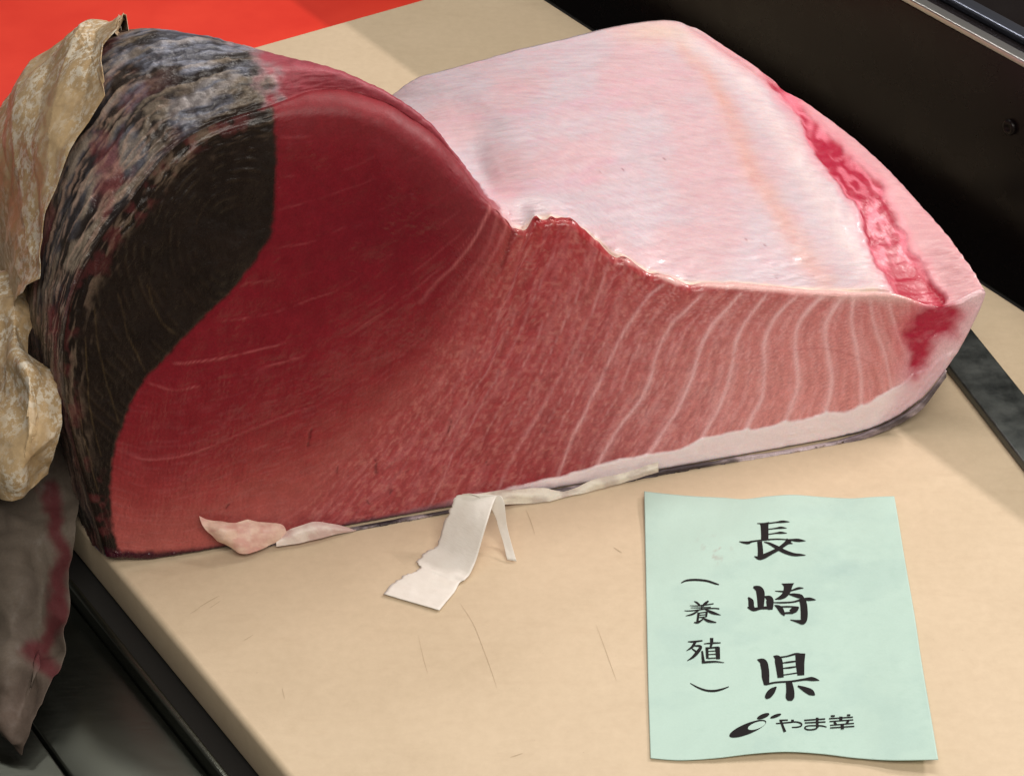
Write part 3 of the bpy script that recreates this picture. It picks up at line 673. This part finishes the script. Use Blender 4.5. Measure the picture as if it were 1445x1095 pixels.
P = crumple(P, .00025, 120, 500); P[..., 2] = np.maximum(P[..., 2], .0006)
x, y = proj(P.reshape(-1, 3)); n_ = fbm(x / 60, y / 30, seed=510)
sc_ = lin((118, 104, 112)) + (lin((196, 180, 186)) - lin((118, 104, 112))) * sm(.4, .65, n_)[:, None]
k_ = np.clip(sm(.55, .4, fbm(x / 90, y / 40, seed=511)) * .8 + sm(660, 520, x) * .55, 0, .9); sc_ = sc_ * (1 - k_)[:, None] + lin((38, 30, 34)) * k_[:, None]
so = mesh('skin_edge', P.reshape(-1, 3), gridfaces(14, 380), M_skin, tuna, True, sc_); so = so.modifiers.new('thickness', 'SOLIDIFY'); so.thickness = .0008

# ------------------------------------------------------------------ wrapping paper on the left
k = NT('waxed_brown_paper')
n1 = k.noise(210, 7, .75); n2 = k.noise(260, 5, .65); n3 = k.noise(16, 3)
c = k.ramp(n3.outputs['Fac'], [(.3, (.40, .27, .14)), (.7, (.56, .41, .23))])
c = k.mix(k.ramp(n2.outputs['Fac'], [(.42, (0, 0, 0)), (.62, (.35,) * 3)]), c, (.36, .25, .14))
c = k.mix(k.mix(1.0, k.ramp(n1.outputs['Fac'], [(.49, (0, 0, 0)), (.54, (.9,) * 3)]), k.ramp(k.noise(22, 3).outputs['Fac'], [(.38, (0, 0, 0)), (.52, (1, 1, 1))]), 'MULTIPLY'), c, (.70, .64, .53))
k.set(Base_Color=c, Roughness=.42); k.bump(k.noise(120, 4).outputs['Fac'], .35, .0015); M_wrap = k.m
wrap = empty('wrapping_paper', S(20, 800, .03), 'crumpled brown waxed paper wrapped round the left side of the fish', 'paper')
EP = smoothline([(172,46),(186,66),(196,90),(190,112),(161,148),(135,190),(116,228),(97,274),(84,315),(76,350),(77,390),(66,424),(44,436),(30,470)], 170)
LB = loft.reshape(-1, 3); sel = np.where((fi < 9.4) & (ln @ np.array([0, -CS, SN]) > -.15))[0]
ii = []
for ex, ey in EP:
    d_ = np.hypot(lx[sel] - ex, ly[sel] - ey); ii.append(sel[np.argmin(d_)])
ii = np.array(ii); fe, te = fi[ii], ti[ii]
ker = np.ones(25) / 25
fe = np.convolve(np.pad(fe, 12, 'edge'), ker, 'valid'); te = np.convolve(np.pad(te, 12, 'edge'), ker, 'valid')
NB = 170
jj = np.linspace(0, 1, NB)
FE = np.repeat(fe[:, None], NB, 1); TE = te[:, None] + (4.0 - te)[:, None] * jj[None]
ct_ = catmull(np.stack(secs), TE.ravel())      # (N,28,3)
idx = FE.ravel(); i0 = np.clip(np.floor(idx).astype(int), 0, NF - 2); f_ = (idx - i0)[:, None]; ar = np.arange(len(idx))
g_ = lambda q_: ct_[ar, np.clip(q_, 0, NF - 1)]
p0, p1, p2, p3 = g_(i0 - 1), g_(i0), g_(i0 + 1), g_(i0 + 2)
PP = .5 * (2 * p1 + (p2 - p0) * f_ + (2 * p0 - 5 * p1 + 4 * p2 - p3) * f_ ** 2 + (3 * p1 - p0 - 3 * p2 + p3) * f_ ** 3)
PP = PP.reshape(170, NB, 3)
PN = vnormals(PP.reshape(-1, 3), gridfaces(170, NB)).reshape(170, NB, 3)
if PN[20, 60, 2] < 0: PN = -PN
PP = PP + PN * (.0058 + .003 * np.exp(-(jj / .05) ** 2))[None, :, None]
a_, b_ = np.meshgrid(np.linspace(0, 1, 170), jj, indexing='ij')
fold = np.abs(((a_ * 3.1 + b_ * 2.2 + .25 * fbm(a_ * 4, b_ * 4, seed=520)) % 1) - .5) * 2
PP = PP + PN * (.0032 * (fold - .5) * sm(0, .15, b_) + .002 * (fbm(a_ * 6, b_ * 5, seed=521) - .5))[..., None]
PP = crumple(crumple(PP, .0020, 16, 522), .0008, 45, 523)
flatset = [M_wrap]
def sheet_obj(name, P, mat, parent, colors=None, th=.0003):
    n, m = P.shape[:2]; o = mesh(name, P.reshape(-1, 3), gridfaces(n, m), mat, parent, mat not in flatset, colors)
    q_ = o.modifiers.new('thickness', 'SOLIDIFY'); q_.thickness = th; q_.offset = 0
    return o
sheet_obj('sheet', PP, M_wrap, wrap)
fp = patch([[(-40,380,.15),(0,375,.14),(30,385,.13),(66,395,.125)],
            [(-40,425,.12),(0,418,.11),(24,424,.10),(52,438,.10)],
            [(-40,490,.09),(0,485,.08),(22,488,.065),(42,500,.07)],
            [(-40,545,.08),(5,538,.06),(36,522,.035),(71,533,.045)],
            [(-40,600,.06),(5,590,.035),(45,580,.015),(82,583,.03)],
            [(-40,660,.05),(0,650,.02),(40,642,.005),(81,626,.022)],
            [(-40,720,.05),(0,703,.022),(25,706,.012),(67,668,.028)]], 140, 110)
sheet_obj('loose_flap', crumple(crumple(fp, .0040, 20, 530), .0009, 55, 531), M_wrap, wrap)
M_stain = attr_mat('stained_paper', .8, bumps=((120, .3, .0012),), var=.15)
def Pz(x_, y_, m_, v_): return S(x_, y_, v_) if m_ else G(x_, y_, v_)
sp = patch([[(-40,470,1,.15),(10,470,1,.14),(45,470,1,.13),(70,472,1,.125)],
            [(-40,560,1,.12),(10,560,1,.11),(50,560,1,.10),(86,560,1,.09)],
            [(-40,640,1,.08),(10,640,1,.075),(60,640,1,.065),(104,640,1,.05)],
            [(-40,700,1,.06),(10,705,1,.05),(60,700,1,.045),(112,705,1,.035)],
            [(-40,770,0,.004),(15,775,0,.014),(60,770,0,.012),(100,772,0,.014)],
            [(-40,860,0,-.010),(15,870,0,.002),(60,865,0,-.006),(93,870,0,.0)],
            [(-40,940,0,-.018),(10,950,0,-.008),(50,945,0,-.018),(82,950,0,-.012)],
            [(-40,1010,0,-.026),(-8,1012,0,-.02),(20,1040,0,-.024),(45,1030,0,-.022)],
            [(-40,1030,0,-.03),(-8,1030,0,-.028),(10,1055,0,-.0315),(26,1064,0,-.031)]], 150, 90, Pz)
sp = crumple(crumple(sp, .0050, 16, 540), .0018, 42, 543)
x, y = proj(sp.reshape(-1, 3))
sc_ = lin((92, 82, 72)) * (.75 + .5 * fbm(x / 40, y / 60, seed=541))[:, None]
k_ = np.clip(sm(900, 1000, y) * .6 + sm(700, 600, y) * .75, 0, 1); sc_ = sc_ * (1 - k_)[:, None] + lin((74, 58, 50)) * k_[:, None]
d_, _ = pdist(x + 30 * (fbm(x / 30, y / 30, seed=542) - .5), y, [(70,690),(78,740),(88,800),(86,870),(62,915),(40,915),(80,950)])
k_ = sm(20, 4, d_) * .85; sc_ = sc_ * (1 - k_)[:, None] + lin((84, 14, 26)) * k_[:, None]
M_stain.node_tree.nodes['Principled BSDF'].inputs['Alpha'].default_value = .86
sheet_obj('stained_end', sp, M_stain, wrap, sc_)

# ------------------------------------------------------------------ scraps under the edge of the fish
M_scrap = attr_mat('scrap_paper', .45, sss=.1, bumps=((200, .25, .0008),), var=.06)
flatset.append(M_scrap)
def scrap(rows, n, m, label, base, tint, amp, seed, fn=lambda x_, y_, d_: S(x_, y_, d_, 14)):
    P = crumple(patch(rows, n, m, fn), amp * .38, 60, seed); P[..., 2] = np.maximum(P[..., 2], .0009)
    x_, y_ = proj(P.reshape(-1, 3)); n_ = fbm(x_ / 20, y_ / 12, seed=seed + 5); c_ = lin(base) + (lin(tint) - lin(base)) * sm(.35, .7, n_)[:, None]
    o = sheet_obj('paper_scrap', P, M_scrap, None, c_); tag(o, label, 'paper scrap'); return o
scrap([[(281,728,-.004),(318,737,-.006),(352,733,-.004),(380,736,-.004),(398,742,-.003)],
       [(286,742,-.008),(322,748,-.013),(352,744,-.009),(384,748,-.008),(402,748,-.004)],
       [(296,757,-.010),(328,764,-.015),(352,757,-.011),(386,760,-.009),(404,755,-.005)],
       [(308,764,-.008),(340,778,-.012),(366,774,-.010),(388,765,-.008),(400,764,-.005)]], 40, 60, 'crumpled pinkish paper scrap sticking up against the red meat', (224, 190, 172), (206, 156, 144), .003, 600)
scrap([[(392,757,-.004),(416,744,-.005),(452,736,-.005),(485,742,-.004),(503,748,-.004)],
       [(390,764,-.008),(420,752,-.009),(454,746,-.009),(486,747,-.007),(503,749,-.005)],
       [(390,771,-.009),(424,766,-.010),(458,758,-.009),(486,752,-.007),(503,750,-.005)]], 24, 60, 'flat whitish paper sliver under the fish beside the pinkish scrap', (226, 208, 198), (206, 176, 170), .0015, 620)
scrap([[(648,703,-.003),(690,694,-.004),(730,690,-.004),(768,688,-.004),(800,693,-.004),(838,677,-.005),(880,667,-.004),(929,651,-.003)],
       [(660,709,-.007),(700,702,-.008),(735,698,-.008),(770,698,-.008),(806,697,-.007),(842,684,-.007),(882,674,-.006),(929,659,-.005)],
       [(672,716,-.008),(706,712,-.009),(740,711,-.009),(772,710,-.009),(806,704,-.008),(846,690,-.007),(884,680,-.006),(929,666,-.005)]], 26, 160, 'long off white paper sliver under the fish behind the curled strip', (226, 216, 200), (198, 184, 172), .0018, 640)

# ------------------------------------------------------------------ green card with print
def coons(T, R, Bm, L, n, m):
    T, R, Bm, L = (catmull(np.array(a, float), np.linspace(0, len(a) - 1, k)) for a, k in ((T, n), (R, m), (Bm, n), (L, m)))
    u = np.linspace(0, 1, n)[:, None, None]; v = np.linspace(0, 1, m)[None, :, None]
    return ((1 - v) * T[:, None] + v * Bm[:, None] + (1 - u) * L[None] + u * R[None]
            - ((1 - u) * (1 - v) * T[0] + u * (1 - v) * T[-1] + (1 - u) * v * Bm[0] + u * v * Bm[-1]))
CT = [(909,693),(945,697),(980,700),(1020,702),(1050,704),(1085,700),(1120,698),(1160,701),(1200,703),(1232,701),(1262,700)]
CR = [(1262,700),(1268,735),(1277,790),(1291,870),(1300,930),(1312,1000),(1324,1071)]
CB = [(918,1069),(960,1072),(1010,1069),(1060,1063),(1110,1060),(1160,1063),(1210,1069),(1260,1072),(1324,1071)]
CL = [(909,693),(911,790),(913,890),(915,980),(918,1069)]
cpx = coons(CT, CR, CB, CL, 130, 130).reshape(-1, 2)
def card_z(x, y):
    z = .0016 + .0022 * np.exp(-((y - 700) / 30) ** 2) * (.5 + .5 * np.sin(x / 24)) + .003 * sm(1180, 1330, x) * sm(900, 1080, y) + .0016 * sm(1010, 1075, y) * (.5 - .5 * np.cos((x - 930) / 56))
    return z + .0012 * (fbm(x / 90, y / 90, seed=201) - .5) + .0012 * sm(1200, 1290, x)
def Gv(x, y, z):
    return np.array([G(a, b, c_) for a, b, c_ in zip(np.atleast_1d(x), np.atleast_1d(y), np.atleast_1d(z))])
cdz = card_z(cpx[:, 0], cpx[:, 1])
cv = Gv(cpx[:, 0], cpx[:, 1], cdz)
x, y = cpx.T
cc = np.tile(np.array([0.43, 0.60, 0.54]), (len(x), 1))
k_ = sm(.5, .75, fbm(x / 60, y / 30, seed=205)) * .26; cc = cc * (1 - k_)[:, None] + np.array([.33, .49, .46]) * k_[:, None]
k_ = sm(.62, .75, fbm(x / 8, y / 6, seed=206)) * np.exp(-(np.hypot(x - 1008, (y - 775) * 1.2) / 20) ** 2) * .6; cc = cc * (1 - k_)[:, None] + np.array([.30, .16, .15]) * k_[:, None]
k_ = np.exp(-(np.hypot((x - 1150) / 40, (y - 722) / 8)) ** 2) * .12 + np.exp(-(np.hypot((x - 1190) / 30, (y - 805) / 10)) ** 2) * .16 + np.exp(-(np.hypot((x - 960) / 30, (y - 890) / 12)) ** 2) * .10
cc = cc * (1 - k_)[:, None] + np.array([.24, .37, .40]) * k_[:, None]
M_card = attr_mat('green_card_paper', 0.45, bumps=((140, .12, .001), (1200, .1, .0002)), var=0.03)
card = empty('price_card', G(1110, 880, 0), 'pale green paper card with black brush lettering in front of the fish', 'card')
sheet = mesh('sheet', cv, gridfaces(130, 130, flip=True), M_card, card, True, cc)
so = sheet.modifiers.new('thickness', 'SOLIDIFY'); so.thickness = .0003; so.offset = -1

k = NT('black_ink'); k.set(Base_Color=(0.008, 0.007, 0.008), Roughness=0.6, Specular_IOR_Level=0.15); M_ink = k.m
def print_mesh(name, strokes, polys=(), parent=card):
    V, F = [], []; z = [0.00018]
    def put(px, py):
        V.append(G(px, py, float(card_z(np.array([px]), np.array([py]))[0]) + z[0])); return len(V) - 1
    for s in strokes:
        z[0] += .000012
        s = np.array(s, float); n = max(6, int(4 * len(s))); s = catmull(s, np.linspace(0, len(s) - 1, n)); s[:, 2] = np.maximum(s[:, 2], .25)
        d = np.gradient(s[:, :2], axis=0); d /= np.linalg.norm(d, axis=1, keepdims=True) + 1e-9; nn = np.stack([-d[:, 1], d[:, 0]], 1)
        a = [put(*(p[:2] + q_ * p[2] / 2)) for p, q_ in zip(s, nn)]; b = [put(*(p[:2] - q_ * p[2] / 2)) for p, q_ in zip(s, nn)]
        F += [(a[i], a[i + 1], b[i + 1], b[i]) for i in range(n - 1)]
    for outer, inner in polys:
        z[0] += .000012
        a = [put(*p) for p in outer]
        if inner is None: F.append(tuple(a))
        else:
            b = [put(*p) for p in inner]; n = len(a); F += [(a[i], a[(i + 1) % n], b[(i + 1) % n], b[i]) for i in range(n)]
    return mesh(name, V, F, M_ink, parent, False)
def tr(strokes, ox, oy, sc): return [[(ox + a / sc, oy + b / sc, c_ / sc) for a, b, c_ in s] for s in strokes]
def ell(cx_, cy_, a, b, ang, ox, oy, sc, n=40):
    t = np.radians(ang); r = []
    for q_ in np.linspace(0, 2 * np.pi, n, endpoint=False):
        u, v = a * np.cos(q_), b * np.sin(q_); r.append((ox + (cx_ + u * np.cos(t) - v * np.sin(t)) / sc, oy + (cy_ + u * np.sin(t) + v * np.cos(t)) / sc))
    return r
ch1 = [[(572,200,105),(575,225,84),(578,300,78),(578,378,76)], [(500,207,8),(560,208,14),(620,205,14),(690,196,14),(765,188,26),(835,190,4)],
       [(606,268,10),(690,257,14),(745,250,24),(805,255,4)], [(606,320,10),(690,307,14),(745,302,24),(808,307,4)],
       [(315,393,6),(360,402,22),(410,405,30),(450,392,18),(560,378,16),(700,368,14),(820,374,14),(920,380,34),(1000,386,4)],
       [(525,392,50),(533,470,54),(535,560,60)], [(470,545,6),(520,562,40),(570,545,50),(640,510,40),(720,468,36),(780,425,40),(815,395,50),(830,375,60)], [(790,415,40),(825,408,26),(868,415,4)],
       [(570,398,6),(620,410,22),(700,452,38),(780,495,40),(870,525,34),(950,530,22),(1000,533,4)]]
ch2 = [[(305,232,10),(326,262,42),(330,300,42),(345,328,34)], [(345,152,14),(385,170,56),(402,210,64),(402,312,46)], [(300,308,10),(345,326,28),(400,316,22),(470,312,26)],
       [(430,225,6),(468,245,54),(474,285,55),(476,328,36)], [(612,124,98),(612,150,66),(606,180,58),(585,215,45),(552,236,28),(512,248,4)], [(512,183,4),(560,187,12),(600,188,12)],
       [(630,184,8),(690,163,18),(733,160,4)], [(616,208,6),(660,214,26),(710,226,34),(737,238,6)], [(498,272,6),(560,273,12),(650,268,12),(720,250,18),(780,246,26),(828,252,4)],
       [(725,255,50),(735,300,54),(738,380,54),(727,420,44),(690,418,24),(630,405,4)], [(508,292,4),(545,312,36),(568,345,36),(585,374,8)], [(540,306,12),(620,304,12),(695,308,10)],
       [(698,310,6),(668,325,46),(632,345,34)], [(580,354,14),(650,350,18)]]
ch3 = [[(375,713,6),(420,732,56),(436,790,60),(440,850,58),(448,908,40)], [(500,685,6),(535,708,56),(548,780,56),(556,852,48)], [(520,698,14),(600,688,12),(680,668,16),(742,680,10)],
       [(708,664,78),(706,740,68),(712,834,54)], [(560,740,6),(620,732,14),(680,724,10)], [(568,780,6),(620,775,14),(680,766,10)], [(570,832,8),(690,814,10)],
       [(440,905,14),(520,888,14),(640,880,14),(740,865,18),(800,862,32),(855,873,4)], [(618,878,46),(630,950,62),(628,1005,66),(628,1030,30)], [(524,922,8),(490,955,48),(460,990,48),(440,1010,20)], [(688,915,10),(740,940,38),(790,965,48),(820,986,10)]]
ch4 = [[(205,303,4),(225,312,14),(248,332,14)], [(312,300,12),(290,318,20),(268,338,16)], [(175,335,4),(250,335,9),(350,320,8)], [(180,350,4),(260,350,9),(330,345,6)], [(135,372,4),(190,372,9),(330,355,9),(392,358,10)],
       [(262,328,10),(262,366,10)], [(248,362,8),(200,395,14),(145,410,4)], [(288,362,8),(340,386,22),(402,404,4)], [(240,385,18),(230,455,16)], [(245,388,7),(305,380,8)], [(300,380,16),(295,416,14)],
       [(245,404,6),(298,400,6)], [(245,421,7),(298,416,6)], [(205,458,6),(235,457,16),(272,434,8)], [(262,420,6),(310,446,20),(370,458,6)]]
ch5 = [[(160,600,6),(200,600,14),(268,592,10)], [(215,602,20),(190,640,18),(150,666,4)], [(198,630,8),(255,636,20),(228,680,26),(195,715,18),(155,740,4)], [(192,652,10),(222,674,14)], [(278,615,6),(340,610,12),(402,608,8)],
       [(335,572,26),(335,610,22),(325,648,12)], [(300,640,22),(304,724,20)], [(296,648,12),(388,640,12)], [(378,640,36),(383,728,30)], [(304,670,6),(372,667,8)], [(304,694,6),(372,690,8)], [(306,722,8),(378,718,8)],
       [(265,668,14),(275,752,24)], [(265,752,16),(360,746,12),(428,753,4)]]
print_mesh('lettering', tr(ch1, 1000, 710, 7.3))
print_mesh('lettering', tr(ch2, 1000, 800, 5.472))
print_mesh('lettering', tr(ch3, 1000, 800, 5.472))
print_mesh('lettering', tr(ch4, 940, 790, 5.217))
print_mesh('lettering', tr(ch5, 940, 790, 5.217))
print_mesh('bracket_mark', tr([[(110,168,6),(150,150,14),(220,145,16),(300,153,16),(360,172,14),(390,180,6)]], 940, 790, 5.217))
print_mesh('bracket_mark', tr([[(178,905,5),(230,935,12),(290,957,15),(350,962,17),(410,950,14),(462,930,6)]], 940, 790, 5.217))
E4 = (1010, 980, 6.568)
print_mesh('emblem', [], [(ell(297, 313, 184, 50, -22, *E4), ell(380, 283, 86, 31, -20, *E4)), (ell(440, 197, 62, 21, -22, *E4), None), (ell(556, 195, 54, 15, -20, *E4), None)])
lg = [[(558,265,12),(650,258,14),(740,250,14),(790,264,18),(792,286,14),(760,298,14),(705,300,10)], [(590,236,16),(670,232,12)], [(712,228,26),(712,252,26)], [(603,240,22),(625,300,24),(642,342,28)],
      [(820,235,14),(1015,222,14)], [(825,259,13),(1018,250,13)], [(940,210,26),(942,300,26)], [(944,290,20),(930,312,16),(890,322,14),(845,320,14),(826,305,14),(845,288,12),(900,284,12),(980,286,14),(1028,297,10)],
      [(1050,220,12),(1272,205,12)], [(1055,246,11),(1275,230,11)], [(1060,281,11),(1282,262,11)], [(1060,305,12),(1285,290,12)], [(1160,200,30),(1160,238,30)], [(1066,196,16),(1104,194,16)], [(1216,188,16),(1248,186,16)],
      [(1098,248,22),(1118,278,22)], [(1230,238,22),(1212,268,22)], [(1172,276,30),(1175,318,28)]]
print_mesh('logo_lettering', tr(lg, *E4))

# ------------------------------------------------------------------ curled paper strip
def ribbon(L, R, n=60, m=16):
    """strip between two 3-D edge lines"""
    L = catmull(np.array(L, float), np.linspace(0, len(L) - 1, n)); R = catmull(np.array(R, float), np.linspace(0, len(R) - 1, n))
    u = np.linspace(0, 1, m)[None, :, None]
    return L[:, None] * (1 - u) + R[:, None] * u
k = NT('white_paper'); n1 = k.noise(90, 4)
k.set(Base_Color=k.ramp(n1.outputs['Fac'], [(0.3, (0.70, 0.66, 0.60)), (0.7, (0.77, 0.74, 0.69))]), Roughness=0.65, Transmission_Weight=0.0)
k.bump(k.noise(250, 3, .6, k.mapping((1, 1, 5))).outputs['Fac'], .25, .0006); M_paper = k.m
LE = [G(541,838,.0012), G(556,822,.001), G(570,812,.0012), G(588,805,.001), G(594,800,.0012), G(589,793,.001), G(601,778,.0015), G(616,771,.003), G(625,745,.0105), G(636,718,.019), G(645,700,.025), G(668,698,.0275), G(692,716,.020), G(704,745,.010), G(716,790,.0012)]
RE = [G(620,861,.0012), G(633,845,.0012), G(642,834,.001), G(648,823,.0012), G(652,820,.0014), G(656,818,.0018), G(664,808,.003), G(672,789,.007), G(680,762,.014), G(688,735,.021), G(699,704,.026), G(707,700,.0265), G(712,712,.0225), G(716,745,.011), G(729,792,.0012)]
rb = ribbon(LE, RE, 110, 20)
rb += (fbm(rb[..., 0] * 300, rb[..., 1] * 300, seed=301)[..., None] - .5) * .0006 * Z
ej = (vn(np.arange(110) * .9, np.zeros(110), seed=302) - .5)[:, None] * sm(0, 8, np.arange(110))[:, None]
rb[:, 0] += (rb[:, 0] - rb[:, -1]) * .07 * ej; rb[:, 1] += (rb[:, 0] - rb[:, -1]) * .03 * ej
st = mesh('paper_strip', rb.reshape(-1, 3), gridfaces(110, 20), M_paper)
so = st.modifiers.new('thickness', 'SOLIDIFY'); so.thickness = .00025; so.offset = 0
tag(st, 'torn white paper strip curled up in a loop on the board below the fish', 'paper strip')

# ------------------------------------------------------------------ steel bar
k = NT('dark_bar_steel'); nz = k.noise(55, 6, .7)
k.set(Base_Color=k.ramp(nz.outputs['Fac'], [(.3, (.055, .062, .062)), (.7, (.13, .14, .135))]), Metallic=.85, Roughness=k.ramp(nz.outputs['Fac'], [(.3, (.36,) * 3), (.7, (.6,) * 3)]))
k.bump(nz.outputs['Fac'], .1, .0006); M_bar = k.m
a = G(1335, 525, 0); b_ = G(1445, 668, 0); bd = (b_ - a) / np.linalg.norm(b_ - a)
c1 = G(1372, 470, .004); c2 = G(1445, 553, .004)
wv = c1 - a; wv[2] = 0; wv = wv - bd * np.dot(wv, bd); 
bar = box('steel_bar', a - bd * .16 + Z * .0004, wv, bd * .46, Z * .006, M_bar, None, .0012)
tag(bar, 'flat dark grey steel bar lying on the board beneath the fish tip', 'steel bar')

# ------------------------------------------------------------------ cut marks on the board
k = NT('scratch_dirt'); k.set(Base_Color=(.47, .365, .245), Roughness=.7); M_scr = k.m
def scratch(pl, wd):
    s = catmull(np.array(pl, float), np.linspace(0, len(pl) - 1, 14)); d = np.gradient(s, axis=0); d /= np.linalg.norm(d, axis=1, keepdims=True); n = np.stack([-d[:, 1], d[:, 0]], 1)
    ww = wd * np.sin(np.linspace(.15, np.pi - .15, 14))
    V = [G(*(p + q_ * w_ / 2), .00015) for p, q_, w_ in zip(s, n, ww)] + [G(*(p - q_ * w_ / 2), .00015) for p, q_, w_ in zip(s, n, ww)]
    mesh('cut_mark', V, [(i, i + 1, i + 15, i + 14) for i in range(13)], M_scr, board, False)
for pl, wd in (([(650,852),(668,880),(682,915),(693,945),(701,970)], 1.0), ([(841,881),(852,910),(862,938),(870,960)], .9), ([(742,719),(748,733),(755,754)], 1.0), ([(280,857),(295,848),(310,840)], 1.2), ([(268,866),(282,857)], .8),
               ([(295,858),(312,847)], .8), ([(343,904),(358,895)], 1.0), ([(398,970),(402,986)], 1.0), ([(866,772),(878,780)], 1.3), ([(720,1068),(738,1062)], 1.0), ([(590,895),(598,930),(604,950)], .6)):
    scratch(pl, wd)
